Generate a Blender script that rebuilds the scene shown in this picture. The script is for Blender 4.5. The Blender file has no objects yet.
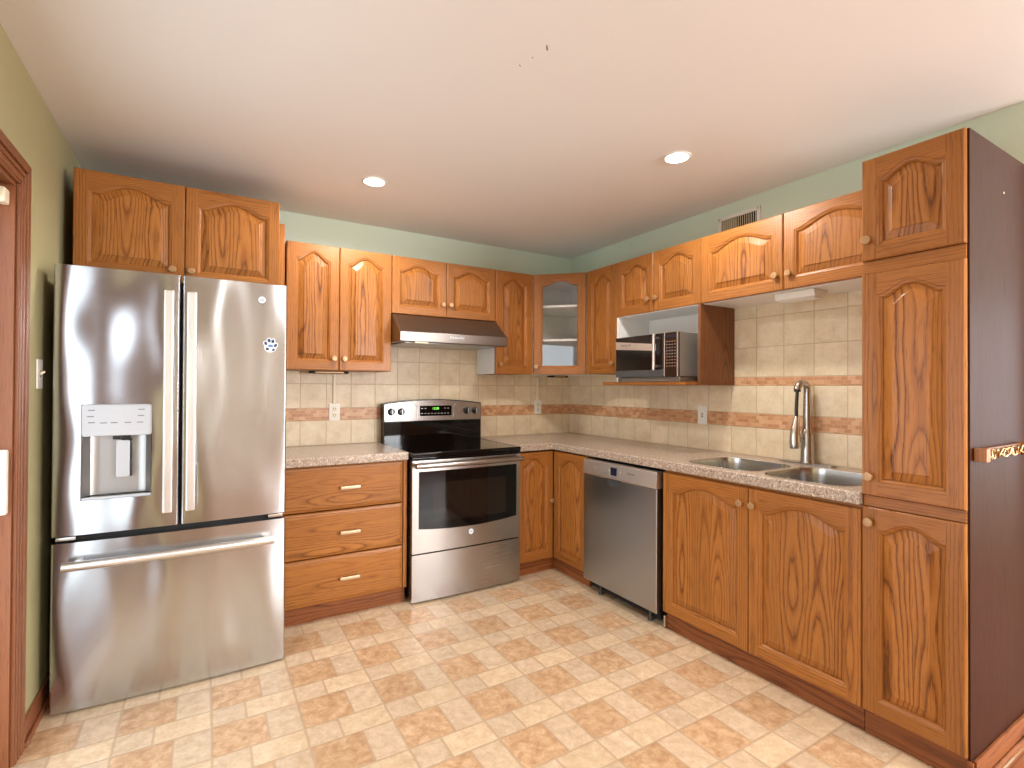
import bpy, bmesh, math, random
from mathutils import Vector, Matrix
random.seed(7)
scn = bpy.context.scene
COL = scn.collection
R = math.radians

def S(r, g, b):
    f = lambda c: (c/255/12.92) if c/255 <= .04045 else ((c/255+.055)/1.055)**2.4
    return (f(r), f(g), f(b), 1)

# ------------------------------------------------------------------ camera, sky, light, exposure
cam_d = bpy.data.cameras.new('camera'); cam = bpy.data.objects.new('camera', cam_d); COL.objects.link(cam)
cam_d.sensor_width = 36; cam_d.lens = 510.44/1024*36; cam_d.clip_start = .02
yaw, pitch, roll = .5414, .0074, .0049
fwd = Vector((math.sin(yaw)*math.cos(pitch), math.cos(yaw)*math.cos(pitch), math.sin(pitch)))
rt = Vector((math.cos(yaw), -math.sin(yaw), 0)); up = rt.cross(fwd)
r2 = rt*math.cos(roll)+up*math.sin(roll); u2 = -rt*math.sin(roll)+up*math.cos(roll)
m3 = Matrix((r2, u2, -fwd)).transposed()
cam.matrix_world = Matrix.Translation((-2.7604, -3.5988, 1.3052)) @ m3.to_4x4()
scn.camera = cam

world = bpy.data.worlds.new('sky'); scn.world = world; world.use_nodes = True
bg = world.node_tree.nodes['Background']; bg.inputs[0].default_value = (.80, .90, 1.0, 1); bg.inputs[1].default_value = 1.2

scn.view_settings.view_transform = 'Standard'; scn.view_settings.look = 'None'
scn.view_settings.gamma = 1; scn.view_settings.use_curve_mapping = False
scn.view_settings.exposure = 0.32

def area(name, loc, rot, sx, sy, power, color):
    d = bpy.data.lights.new(name, 'AREA'); d.shape = 'RECTANGLE'; d.size = sx; d.size_y = sy
    d.energy = power; d.color = color
    o = bpy.data.objects.new(name, d); COL.objects.link(o); o.location = loc; o.rotation_euler = rot
    return o
area('daylight_patio', (-3.62, -2.45, 1.10), (0, R(-90), 0), 2.0, 2.5, 34, (.86, .93, 1.0))
area('added_front_fill', (.7, -6.72, 1.45), (R(90), 0, 0), 2.3, 1.5, 290, (.97, .985, 1.0))  # frontal fill lamp, added outside the unseen front window
area('daylight_dining', (3.44, -4.6, 1.35), (0, R(90), 0), 1.6, 2.2, 36, (.86, .94, 1.0))
def spot(name, loc, power, color=(1, .965, .91), angle=170, rad=.09):
    d = bpy.data.lights.new(name, 'SPOT'); d.energy = power; d.color = color; d.spot_size = R(angle); d.spot_blend = .45
    d.shadow_soft_size = rad
    o = bpy.data.objects.new(name, d); COL.objects.link(o); o.location = loc
    return o

# ------------------------------------------------------------------ node helpers
class V:
    """scalar node socket with operators"""
    def __init__(s, g, sock): s.g, s.s = g, sock
    def __add__(s, o): return s.g.m('ADD', s, o)
    __radd__ = __add__
    def __sub__(s, o): return s.g.m('SUBTRACT', s, o)
    def __rsub__(s, o): return s.g.m('SUBTRACT', o, s)
    def __mul__(s, o): return s.g.m('MULTIPLY', s, o)
    __rmul__ = __mul__
    def __truediv__(s, o): return s.g.m('DIVIDE', s, o)
    def __lt__(s, o): return s.g.m('LESS_THAN', s, o)
    def __gt__(s, o): return s.g.m('GREATER_THAN', s, o)

class G:
    def __init__(s, name, rough=.5, metal=0., spec=None):
        s.mat = bpy.data.materials.new(name); s.mat.use_nodes = True
        s.t = s.mat.node_tree; s.n = s.t.nodes; s.b = s.n['Principled BSDF']
        s.b.inputs['Roughness'].default_value = rough; s.b.inputs['Metallic'].default_value = metal
        if spec is not None: s.b.inputs['Specular IOR Level'].default_value = spec
    def link(s, a, b): s.t.links.new(a.s if isinstance(a, V) else a, b)
    def put(s, sock, v):
        if isinstance(v, V): s.t.links.new(v.s, sock)
        elif hasattr(v, 'is_output'): s.t.links.new(v, sock)
        else: sock.default_value = v
    def m(s, op, a, b=0., c=None):
        n = s.n.new('ShaderNodeMath'); n.operation = op
        s.put(n.inputs[0], a); s.put(n.inputs[1], b)
        if c is not None: s.put(n.inputs[2], c)
        return V(s, n.outputs[0])
    def fl(s, a): return s.m('FLOOR', a)
    def fr(s, a): return s.m('FRACT', a)
    def mn(s, a, b): return s.m('MINIMUM', a, b)
    def mx(s, a, b): return s.m('MAXIMUM', a, b)
    def sel(s, c, a, b): return c*a + (1-c)*b
    def obj(s):
        n = s.n.new('ShaderNodeTexCoord'); x = s.n.new('ShaderNodeSeparateXYZ')
        s.link(n.outputs['Object'], x.inputs[0]); s.vec = n.outputs['Object']
        return [V(s, x.outputs[i]) for i in range(3)]
    def rnd(s): return V(s, s.n.new('ShaderNodeObjectInfo').outputs['Random'])
    def xyz(s, x, y, z):
        n = s.n.new('ShaderNodeCombineXYZ')
        for i, v in enumerate((x, y, z)): s.put(n.inputs[i], v)
        return n.outputs[0]
    def noise(s, vec, scale, detail=3, rough=.5, dist=0, color=False):
        n = s.n.new('ShaderNodeTexNoise'); s.link(vec, n.inputs['Vector'])
        n.inputs['Scale'].default_value = scale; n.inputs['Detail'].default_value = detail
        n.inputs['Roughness'].default_value = rough; n.inputs['Distortion'].default_value = dist
        return n.outputs['Color'] if color else V(s, n.outputs[0])
    def white(s, vec):
        n = s.n.new('ShaderNodeTexWhiteNoise'); n.noise_dimensions = '3D'; s.link(vec, n.inputs['Vector'])
        sp = s.n.new('ShaderNodeSeparateColor'); s.link(n.outputs['Color'], sp.inputs[0])
        return [V(s, sp.outputs[i]) for i in range(3)]
    def ramp(s, f, stops, interp='LINEAR'):
        n = s.n.new('ShaderNodeValToRGB'); s.put(n.inputs[0], f); n.color_ramp.interpolation = interp
        e = n.color_ramp.elements
        while len(e) < len(stops): e.new(.5)
        for el, (p, c) in zip(e, stops): el.position = p; el.color = c
        return n.outputs[0]
    def mix(s, f, a, b, mode='MIX'):
        n = s.n.new('ShaderNodeMix'); n.data_type = 'RGBA'; n.blend_type = mode
        s.put(n.inputs[0], f); s.put(n.inputs[6], a); s.put(n.inputs[7], b)
        return n.outputs[2]
    def ss(s, a, lo, hi):
        n = s.n.new('ShaderNodeMapRange'); n.interpolation_type = 'SMOOTHSTEP'
        s.put(n.inputs[0], a); n.inputs[1].default_value = lo; n.inputs[2].default_value = hi
        return V(s, n.outputs[0])
    def color(s, c): s.put(s.b.inputs['Base Color'], c); return s
    def bump(s, h, dist, strength=1.):
        n = s.n.new('ShaderNodeBump'); s.put(n.inputs['Height'], h); n.inputs['Distance'].default_value = dist
        n.inputs['Strength'].default_value = strength
        s.link(n.outputs[0], s.b.inputs['Normal']); return s

def plain(name, col, rough=.5, metal=0., spec=None, noise=.0, nscale=20):
    g = G(name, rough, metal, spec)
    if noise:
        g.obj(); f = g.noise(g.vec, nscale, 4)
        lo = tuple(c*(1-noise) for c in col[:3])+(1,); hi = tuple(min(1, c*(1+noise)) for c in col[:3])+(1,)
        g.color(g.ramp(f, [(.3, lo), (.7, hi)]))
    else:
        g.obj(); f = g.noise(g.vec, 8, 2); g.color(col)
        g.put(g.b.inputs['Roughness'], f*.08+(rough-.04))
    return g.mat

def oak(name, light, mid, dark, horiz=False, rough=.38, board=.095, contrast=1., figure=1., spread=.075, coat=.08, spec=.28):
    g = G(name, rough, 0., spec); x, y, z = g.obj(); r = g.rnd()
    a, l = (z, x+y*.97) if horiz else (x+y*.97, z)
    a = a + r*3.17
    bx = g.fl(a/board); fx = g.fr(a/board)
    w = g.white(g.xyz(bx, r*50, 3.3))
    ll = l + w[1]*9 + r*23
    xx = (fx-.5)*board + (w[0]-.5)*.05
    wob = g.noise(g.xyz(a*6, 0., ll*2.2), 1., 2, .5)
    d = g.noise(g.xyz(w[2]*40, 5., ll*1.5), 1., 1, .4)
    d2 = d*spread + w[2]*.02
    rad = g.m('SQRT', xx*xx + d2*d2) + wob*.022
    jag = g.noise(g.xyz(a*130, 0., ll*10), 1., 3, .7)
    ring = g.fr(rad*95 + jag*.55)
    base = g.ramp(ring, [(0., dark), (.10, mid), (.45, light), (.80, light), (.93, mid), (1., dark)])
    pores = g.noise(g.xyz(a*260, 1., ll*9), 1., 2, .6)
    pm = g.ss(pores, .54, .68)*.5*contrast
    base = g.mix((w[1]*.75+.35)*figure, g.mix(.5, light, mid), base)
    c = g.mix(pm, base, dark)
    tone = g.noise(g.xyz(a*14, 2., ll*1.2), 1., 2)
    hsv = g.n.new('ShaderNodeHueSaturation'); g.link(c, hsv.inputs['Color'])
    g.put(hsv.inputs['Value'], tone*.35 + w[0]*.16 + r*.12 + .69)
    g.color(hsv.outputs[0])
    g.put(g.b.inputs['Roughness'], pores*.12+(rough-.05))
    g.b.inputs['Coat Weight'].default_value = coat; g.b.inputs['Coat Roughness'].default_value = .18
    g.bump(pores, .0006, .35)
    return g.mat

def steel(name, tang, base=(.60, .585, .57, 1), rough=.26, aniso=.55, wavy=0., dirt=.06):
    g = G(name, rough, 1.); x, y, z = g.obj()
    g.b.inputs['Anisotropic'].default_value = aniso
    g.link(g.xyz(*tang), g.b.inputs['Tangent'])
    st = g.noise(g.xyz((x+y)*3, 0., z*420), 1., 2, .6)
    lo = tuple(c*.93 for c in base[:3])+(1,)
    g.color(g.mix(st, lo, base))
    cl = g.noise(g.vec, 3., 3)
    g.put(g.b.inputs['Roughness'], st*.06 + cl*dirt + (rough-.06))
    if wavy:
        f = g.noise(g.xyz(x*1.0, y, z*.42), 3.6, 1, .4)
        g.bump(f, wavy, 1.)
    return g.mat

M = {}
OL, OM, OD = S(172, 111, 52), S(144, 86, 36), S(82, 44, 17)
M['oak'] = oak('oak_vertical', OL, OM, OD, board=.2, figure=.6, spread=.03)
M['oak_h'] = oak('oak_horizontal', OL, OM, OD, True, board=.2, figure=.55, spread=.03)
M['oak_panel'] = oak('oak_figured', OL, OM, OD, board=.11, figure=1.)
M['oak_drawer'] = oak('oak_figured_flat', OL, OM, OD, True, board=.13, figure=.7)
M['oak_toe'] = oak('oak_toe_kick', S(140, 82, 44), S(120, 66, 34), S(84, 44, 22), True, .45)
M['oak_side'] = oak('oak_side_panel', S(130, 82, 48), S(112, 66, 36), S(80, 45, 23), False, .35, .3)
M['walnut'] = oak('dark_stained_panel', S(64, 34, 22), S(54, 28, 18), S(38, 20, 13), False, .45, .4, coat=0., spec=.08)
M['trim'] = oak('red_brown_trim', S(148, 96, 66), S(128, 78, 50), S(96, 56, 34), False, .35, .12, figure=.3)
M['trim_h'] = oak('red_brown_trim_flat', S(150, 94, 62), S(134, 78, 50), S(104, 58, 36), True, .35, .12, figure=.3)
M['white'] = plain('white_melamine', S(242, 240, 236), .45)
M['white_pl'] = plain('white_plastic', S(236, 232, 222), .35)
M['cream'] = plain('cream_plastic', S(236, 224, 196), .4)
M['knob'] = plain('satin_brass_wood', S(176, 138, 98), .36, .45)
M['black'] = plain('black_enamel', S(16, 15, 15), .28)
M['black_gl'] = plain('black_glass', S(7, 7, 8), .05, spec=.3)
M['gap'] = plain('dark_recess', S(22, 20, 19), .7)
M['grey_body'] = plain('grey_painted_steel', S(74, 74, 74), .45)
M['steel'] = steel('brushed_steel', (0., 0., 1.), (.40, .37, .345, 1))
M['steel_fr'] = steel('brushed_steel_wavy', (0., 0., 1.), (.53, .54, .555, 1), .19, .85, .030)
M['steel_y'] = steel('brushed_steel_side', (0., 0., 1.), (.46, .49, .52, 1), .30)
M['steel_lt'] = steel('pale_brushed_steel', (0., 0., 1.), (.92, .90, .87, 1), .42, .3)
M['steel_hood'] = steel('hood_steel', (0., 0., 1.), (.28, .25, .225, 1), .34)
M['chrome'] = plain('satin_chrome', (.72, .70, .67, 1), .22, 1.)
M['satin'] = plain('satin_handle_steel', (.80, .78, .76, 1), .34, 1.)
M['nickel'] = plain('brushed_nickel', (.52, .49, .46, 1), .26, 1.)
M['sink'] = plain('sink_steel', (.56, .55, .53, 1), .24, 1.)
M['pull'] = plain('pewter_pull', S(196, 170, 140), .34, .75)
M['disp'] = plain('dispenser_panel', S(196, 199, 204), .30, .35)
M['cavity'] = plain('dispenser_cavity_grey', (.42, .41, .40, 1), .30, .75)
M['ink'] = plain('grey_print', S(110, 112, 118), .5)
M['navy'] = plain('navy_print', S(34, 48, 92), .4)
M['pale'] = plain('pale_sticker', S(224, 232, 240), .4)
M['blue'] = plain('blue_print', S(92, 130, 190), .4)
M['brass'] = plain('brass', S(206, 176, 128), .28, 1.)
M['mwside'] = plain('grey_microwave_shell', S(150, 146, 140), .35, .6)
M['mwglass'] = plain('smoked_glass', S(34, 26, 22), .06)
M['mwwin'] = plain('microwave_window', S(20, 17, 14), .12)
M['darkgap'] = plain('vent_dark', S(40, 34, 28), .8)
M['hose'] = plain('dark_hose', S(60, 56, 52), .35, .3)
M['ovenwin'] = plain('oven_window', S(26, 20, 16), .06, spec=.35)

def emis(name, col, k):
    g = G(name, .5); g.color(col); g.b.inputs['Emission Color'].default_value = col; g.b.inputs['Emission Strength'].default_value = k
    return g.mat
M['bulb'] = emis('lamp_lens', (1, .95, .86, 1), 14)
M['led'] = emis('green_led', (.25, .9, .12, 1), 1.2)
M['lcd'] = plain('blue_black_lcd', S(34, 38, 54), .1)

def glass(name, ior):
    m = bpy.data.materials.new(name); m.use_nodes = True; t = m.node_tree; t.nodes.clear()
    o = t.nodes.new('ShaderNodeOutputMaterial'); tr = t.nodes.new('ShaderNodeBsdfTransparent'); gl = t.nodes.new('ShaderNodeBsdfGlossy')
    gl.inputs['Roughness'].default_value = .02; tr.inputs[0].default_value = (.98, .98, .98, 1)
    f = t.nodes.new('ShaderNodeFresnel'); f.inputs[0].default_value = ior
    ge = t.nodes.new('ShaderNodeNewGeometry'); k = t.nodes.new('ShaderNodeMath'); k.operation = 'SUBTRACT'; k.use_clamp = True
    t.links.new(f.outputs[0], k.inputs[0]); t.links.new(ge.outputs['Backfacing'], k.inputs[1])   # one reflecting face per pane
    mx = t.nodes.new('ShaderNodeMixShader'); t.links.new(k.outputs[0], mx.inputs[0]); t.links.new(tr.outputs[0], mx.inputs[1])
    t.links.new(gl.outputs[0], mx.inputs[2]); t.links.new(mx.outputs[0], o.inputs[0]); return m
M['glass'] = glass('clear_glass', 1.15)
M['glass_cab'] = glass('cabinet_glass', 2.1)

def wallpaint(name, col):
    g = G(name, .55); g.obj(); f = g.noise(g.vec, 1.3, 3)
    lo = tuple(c*.96 for c in col[:3])+(1,)
    g.color(g.mix(f, lo, col)); h = g.noise(g.vec, 160, 2); g.bump(h, .0006, .4); return g.mat
M['mint'] = wallpaint('mint_paint', S(212, 228, 208))
M['offwhite'] = wallpaint('off_white_paint', S(222, 210, 196))
M['olive'] = wallpaint('olive_paint', S(180, 172, 130))

def ceiling_mat():
    g = G('ceiling_paint', .6); x, y, z = g.obj()
    f = g.noise(g.vec, .9, 3); c = g.mix(f, S(234, 231, 226), S(240, 237, 233))
    # a few small scuffs on the plaster
    def dot(cx, cy, rx, ry, rot):
        dx, dy = x-cx, y-cy; ca, sa = math.cos(rot), math.sin(rot)
        u = (dx*ca+dy*sa)/rx; v = (dy*ca-dx*sa)/ry
        return g.m('SQRT', u*u+v*v) < 1.
    k = g.mx(dot(-1.787, -2.197, .016, .003, .9), g.mx(dot(-1.80, -2.13, .004, .002, .4), dot(-1.815, -2.07, .006, .002, .5)))
    g.color(g.mix(k, c, S(120, 105, 95)))
    h = g.noise(g.vec, 120, 2); g.bump(h, .001, .3); return g.mat
M['ceil'] = ceiling_mat()

def vinyl_mat():
    g = G('vinyl_tile_print', .33); x, y, z = g.obj()
    P = .3055; A = .606
    U = (x+1.812)/P; W = (-1.333-y)/P
    cu, cv = g.fl(U), g.fl(W); u, v = g.fr(U), g.fr(W)
    r1 = v < A; s1 = A; s2 = 1-A
    split = g.sel(r1, s1, s2)
    left = u < split
    du = g.sel(left, g.mn(u, split-u), g.mn(u-split, 1-u))
    dv = g.sel(r1, g.mn(v, A-v), g.mn(v-A, 1-v))
    e = g.mn(du, dv)
    big = r1*left; B = r1*(1-left); D = (1-r1)*(1-left); Cc = (1-r1)*left
    w = g.white(g.xyz(cu, cv, r1*2+left))
    n1 = g.noise(g.xyz(x+w[0]*7, y+w[1]*7, 0.), 22, 6, .68, .4)
    n2 = g.noise(g.xyz(x+w[1]*9, y, 1.), 90, 4, .65)
    cb = g.ramp(n1, [(.32, S(172, 130, 94)), (.5, S(196, 158, 120)), (.68, S(216, 184, 148))])
    cl = g.ramp(n1, [(.32, S(190, 162, 132)), (.5, S(206, 180, 150)), (.7, S(220, 198, 170))])
    cd = g.ramp(n1, [(.32, S(198, 168, 134)), (.5, S(212, 185, 151)), (.7, S(224, 203, 172))])
    c = g.mix(big, g.mix(D, cl, cd), cb)
    hs = g.n.new('ShaderNodeHueSaturation'); g.link(c, hs.inputs['Color'])
    g.put(hs.inputs['Value'], w[2]*.12 + n2*.42 + .70)
    gm = 1-g.ss(e, .010, .020)
    c2 = g.mix(gm*.7, hs.outputs[0], S(178, 150, 120))
    g.color(c2)
    g.put(g.b.inputs['Roughness'], n2*.15+.28)
    hgt = g.ss(e, .004, .03)+n2*.12
    g.bump(hgt, .0012, .6); return g.mat
M['vinyl'] = vinyl_mat()

def plank_mat():
    g = G('wood_plank_floor', .35); x, y, z = g.obj()
    row = g.fl(y/.09); w = g.white(g.xyz(row, 1., 2.)); col = g.fl((x+w[0]*1.2)/.9); k = g.white(g.xyz(row, col, 5.))
    n = g.noise(g.xyz(x*3, y*40, k[0]*20), 1., 4)
    c = g.ramp(n+(k[1]-.5)*.3, [(.3, S(116, 62, 34)), (.7, S(160, 94, 54))])
    e = g.fr(y/.09); gm = g.mn(e, 1-e) < .03
    g.color(g.mix(gm*.6, c, S(60, 30, 16))); return g.mat
M['plank'] = plank_mat()

def tile_mat(name, axis, phase, upper):
    g = G(name, .38); x, y, z = g.obj(); h = x if axis == 'x' else y
    T = .1645
    tx = (h-phase)/T; ux = g.fr(tx)
    ex = g.mn(ux, 1-ux)*T
    # rows: counter tile, mosaic band, tile, (second band), tiles above
    rows = [(.9155, 1.0795), (1.0795, 1.1625), (1.1625, 1.3245), (1.3245, 1.489), (1.489, 1.654), (1.654, 1.819), (1.819, 1.984)]
    if upper: rows = [(.9155, 1.0795), (1.0795, 1.1625), (1.1625, 1.3235), (1.3235, 1.3745), (1.3745, 1.547), (1.547, 1.7195), (1.7195, 1.892)]
    ez = None; idx = None; band = None
    for i, (a, b) in enumerate(rows):
        inside = (z > a)*(z < b)
        d = inside*g.mn(z-a, b-z); k = inside*float(i+1)
        ez = d if ez is None else ez+d; idx = k if idx is None else idx+k
        if b-a < .12: band = inside if band is None else band+inside
    e = g.mn(g.mx(ex, band), ez)
    w = g.white(g.xyz(g.fl(tx), idx, 4.))
    n1 = g.noise(g.xyz(h+w[0]*5, z+w[1]*5, 0.), 11, 5, .6, .4)
    n2 = g.noise(g.xyz(h, z, 3.), 55, 4, .65)
    c = g.ramp(n1*.7+n2*.3, [(.3, S(212, 188, 152)), (.5, S(226, 206, 174)), (.7, S(236, 220, 192))])
    hs = g.n.new('ShaderNodeHueSaturation'); g.link(c, hs.inputs['Color']); g.put(hs.inputs['Value'], w[2]*.08+.96)
    # mosaic strips in the band
    mr = g.fl(z/.0205); off = g.fr(mr*.5)
    mu = h/.034+off*1.0; mc = g.fl(mu); mw = g.white(g.xyz(mc, mr, 8.))
    me = g.mn(g.mn(g.fr(mu), 1-g.fr(mu))*.034, g.mn(g.fr(z/.0205), 1-g.fr(z/.0205))*.0205)
    mcol = g.ramp(mw[0], [(0., S(186, 128, 88)), (.5, S(206, 152, 108)), (1., S(224, 180, 138))])
    mcol = g.mix(n2*.4, mcol, S(184, 128, 90))
    mcol = g.mix((1-g.ss(me, .0008, .0022))*.45, mcol, S(214, 180, 142))
    c2 = g.mix(band, hs.outputs[0], mcol)
    gm = 1-g.ss(e, .0012, .0028)
    g.color(g.mix(gm*.8, c2, S(186, 160, 124)))
    hgt = g.ss(e, .0008, .006)+n2*.1
    g.bump(hgt, .0012, .7); return g.mat
M['tile_b'] = tile_mat('beige_tile_with_mosaic_band', 'x', -.909, False)
M['tile_q'] = tile_mat('beige_tile_with_one_band', 'y', -1.2905, False)
M['tile_r'] = tile_mat('beige_tile_with_two_bands', 'y', -1.2905, True)

def counter_mat():
    g = G('speckled_laminate', .2); x, y, z = g.obj()
    n = g.noise(g.vec, 120, 3, .75); n2 = g.noise(g.vec, 80, 2); n3 = g.noise(g.vec, 170, 2)
    c = g.ramp(n, [(.34, S(116, 96, 82)), (.44, S(166, 145, 127)), (.55, S(182, 163, 146)), (.66, S(206, 193, 180))])
    c = g.mix(g.ss(n2, .6, .68)*.7, c, S(226, 208, 190))
    c = g.mix(g.ss(n3, .64, .70)*.8, c, S(84, 60, 46))
    g.color(c); return g.mat
M['counter'] = counter_mat()

# ------------------------------------------------------------------ mesh helpers
class MB:
    def __init__(s): s.bm = bmesh.new()
    def box(s, x0, x1, y0, y1, z0, z1, bev=0., mat=0, seg=2):
        t = bmesh.new(); bmesh.ops.create_cube(t, size=1)
        x0, x1 = min(x0, x1), max(x0, x1); y0, y1 = min(y0, y1), max(y0, y1); z0, z1 = min(z0, z1), max(z0, z1)
        for v in t.verts:
            v.co = Vector((x0+(v.co.x+.5)*(x1-x0), y0+(v.co.y+.5)*(y1-y0), z0+(v.co.z+.5)*(z1-z0)))
        if bev: bmesh.ops.bevel(t, geom=list(t.edges), offset=min(bev, .49*min(x1-x0, y1-y0, z1-z0)), segments=seg, affect='EDGES', profile=.5)
        return s.merge(t, mat)
    def merge(s, t, mat=0, mtx=None):
        if mtx is not None: t.transform(mtx)
        for f in t.faces: f.material_index = mat
        me = bpy.data.meshes.new('t'); t.to_mesh(me); t.free(); s.bm.from_mesh(me); bpy.data.meshes.remove(me); return s
    def prism(s, pts, d, bev=0., mat=0, seg=2):
        """closed polygon pts (3D) extruded by vector d"""
        t = bmesh.new(); vs = [t.verts.new(p) for p in pts]; f = t.faces.new(vs)
        r = bmesh.ops.extrude_face_region(t, geom=[f])
        for v in [g for g in r['geom'] if isinstance(g, bmesh.types.BMVert)]: v.co += Vector(d)
        bmesh.ops.recalc_face_normals(t, faces=t.faces)
        if bev: bmesh.ops.bevel(t, geom=list(t.edges), offset=bev, segments=seg, affect='EDGES', profile=.5)
        return s.merge(t, mat)
    def lathe(s, prof, mtx=None, seg=24, mat=0):
        """prof [(radius, height)] about local z"""
        t = bmesh.new(); rings = []
        for r, h in prof:
            if r < 1e-6: rings.append([t.verts.new((0, 0, h))])
            else: rings.append([t.verts.new((r*math.cos(2*math.pi*i/seg), r*math.sin(2*math.pi*i/seg), h)) for i in range(seg)])
        for a, b in zip(rings, rings[1:]):
            if len(a) == len(b) == 1: continue
            for i in range(seg):
                j = (i+1) % seg
                if len(a) == 1: t.faces.new((a[0], b[i], b[j]))
                elif len(b) == 1: t.faces.new((a[i], a[j], b[0]))
                else: t.faces.new((a[i], a[j], b[j], b[i]))
        bmesh.ops.recalc_face_normals(t, faces=t.faces)
        return s.merge(t, mat, mtx)
    def tube(s, path, rad, seg=12, mat=0, caps=True, flat=1.):
        t = bmesh.new(); n = len(path); P = [Vector(p) for p in path]; rings = []
        rr = rad if isinstance(rad, (list, tuple)) else [rad]*n
        prev = None
        for i in range(n):
            d = (P[min(i+1, n-1)]-P[max(i-1, 0)]).normalized()
            if prev is None:
                a = Vector((0, 0, 1)) if abs(d.z) < .9 else Vector((1, 0, 0)); u = d.cross(a).normalized()
            else: u = (prev-d*prev.dot(d)).normalized()
            prev = u; w = d.cross(u)
            rings.append([t.verts.new(P[i]+(u*math.cos(2*math.pi*k/seg)+w*flat*math.sin(2*math.pi*k/seg))*rr[i]) for k in range(seg)])
        for a, b in zip(rings, rings[1:]):
            for k in range(seg):
                j = (k+1) % seg; t.faces.new((a[k], a[j], b[j], b[k]))
        if caps: t.faces.new(rings[0]); t.faces.new(rings[-1][::-1])
        bmesh.ops.recalc_face_normals(t, faces=t.faces)
        return s.merge(t, mat)
    def build(s, name, mats, parent=None, loc=(0, 0, 0), rot=None, smooth=True, sharp=32):
        me = bpy.data.meshes.new(name); s.bm.to_mesh(me); s.bm.free()
        for m in (mats if isinstance(mats, (list, tuple)) else [mats]): me.materials.append(m)
        if smooth:
            for p in me.polygons: p.use_smooth = True
            me.set_sharp_from_angle(angle=R(sharp))
        o = bpy.data.objects.new(name, me); COL.objects.link(o); o.location = loc
        if smooth:
            wn = o.modifiers.new('normals', 'WEIGHTED_NORMAL'); wn.keep_sharp = True; wn.weight = 80
        if rot: o.rotation_euler = rot
        if parent: o.parent = parent
        return o

AX = {'-y': Matrix.Rotation(R(90), 4, 'X'), 'z': Matrix.Identity(4), '-z': Matrix.Rotation(R(180), 4, 'X'), '-x': Matrix.Rotation(R(-90), 4, 'Y'), 'x': Matrix.Rotation(R(90), 4, 'Y')}
def at(p, axis='z'): return Matrix.Translation(p) @ AX[axis]

def tag(o, label, cat, group=None, kind=None):
    o['label'] = label; o['category'] = cat
    if group: o['group'] = group
    if kind: o['kind'] = kind
    return o
def thing(name, label, cat, loc=(0, 0, 0), rz=0, group=None):
    o = bpy.data.objects.new(name, None); COL.objects.link(o); o.location = loc; o.rotation_euler = (0, 0, rz)
    o.empty_display_size = .1
    return tag(o, label, cat, group)
def struct(name, mb, mats, label, cat, parent=None):
    o = mb.build(name, mats, parent)
    if parent is None: tag(o, label, cat, kind='structure')
    return o
def boolean(o, cutter_mb, op='DIFFERENCE'):
    c = cutter_mb.build('cutter', [M['gap']], smooth=False)
    c.parent = o.parent; c.matrix_world = o.matrix_world if False else Matrix.Identity(4)
    c.location = o.location; c.rotation_euler = o.rotation_euler
    md = o.modifiers.new('b', 'BOOLEAN'); md.object = c; md.operation = op; md.solver = 'EXACT'
    for q_ in o.modifiers: q_.show_viewport = q_ == md
    bpy.context.view_layer.update()
    dg = bpy.context.evaluated_depsgraph_get(); me = bpy.data.meshes.new_from_object(o.evaluated_get(dg))
    o.modifiers.remove(md)
    for q_ in o.modifiers: q_.show_viewport = True
    old = o.data; o.data = me; bpy.data.meshes.remove(old)
    cm = c.data; bpy.data.objects.remove(c); bpy.data.meshes.remove(cm)
    for p in me.polygons: p.use_smooth = True
    me.set_sharp_from_angle(angle=R(32))
def text(s, size, name, mat, parent, loc, rot, depth=.0006, bold=0.):
    cu = bpy.data.curves.new('txt', 'FONT'); cu.body = s; cu.size = size; cu.extrude = depth; cu.align_x = 'CENTER'; cu.align_y = 'CENTER'; cu.offset = bold
    o = bpy.data.objects.new('txt', cu); COL.objects.link(o)
    bpy.context.view_layer.update()
    dg = bpy.context.evaluated_depsgraph_get(); me = bpy.data.meshes.new_from_object(o.evaluated_get(dg))
    bpy.data.objects.remove(o); bpy.data.curves.remove(cu)
    me.materials.clear(); me.materials.append(mat); me.name = name
    q = bpy.data.objects.new(name, me); COL.objects.link(q); q.parent = parent; q.location = loc; q.rotation_euler = rot
    return q

RW = R(-90)      # things on the right wall: local x runs from the corner along the wall, local -y faces into the room

# ------------------------------------------------------------------ room
H, WX, YF, TH = 2.4452, -3.322, -6.5, .12
VY = -2.962      # where the vinyl meets the planks
struct('floor', MB().box(WX-.14, 0, VY, 0, -.05, 0), M['vinyl'], 'beige and tan vinyl floor printed as mixed size tiles', 'floor')
struct('floor', MB().box(WX-.14, 3.3, YF, VY-.001, -.05, 0), M['plank'], 'reddish wood plank floor beyond the tall cabinet', 'floor')
XE = 3.3
struct('ceiling', MB().box(WX-.14, XE+.1, YF-.1, TH, H, H+.1), M['ceil'], 'off white painted ceiling with faint scuffs', 'ceiling')
struct('wall_back', MB().box(WX-.14, TH, 0, TH, -.05, H), M['mint'], 'pale mint green wall behind the range', 'wall')
struct('wall_right', MB().box(0, TH, -2.975, -.0005, -.05, H), M['mint'], 'pale mint green wall behind the sink', 'wall')
DY0, DY1, DZ = -3.02, -1.215, 2.005
lw = MB().box(WX-.14, WX, DY1, -.0005, 0, H).box(WX-.14, WX, YF, DY0, 0, H).box(WX-.14, WX, DY0, DY1, DZ, H)
struct('wall_left', lw, M['olive'], 'olive green wall beside the refrigerator with the patio door opening', 'wall')
fx0, fx1, fz0, fz1 = -.45, 1.85, .70, 2.15
fw = MB().box(WX-.14, fx0, YF-.1, YF, -.05, H).box(fx1, XE+.1, YF-.1, YF, -.05, H).box(fx0, fx1, YF-.1, YF, -.05, fz0).box(fx0, fx1, YF-.1, YF, fz1, H)
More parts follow.
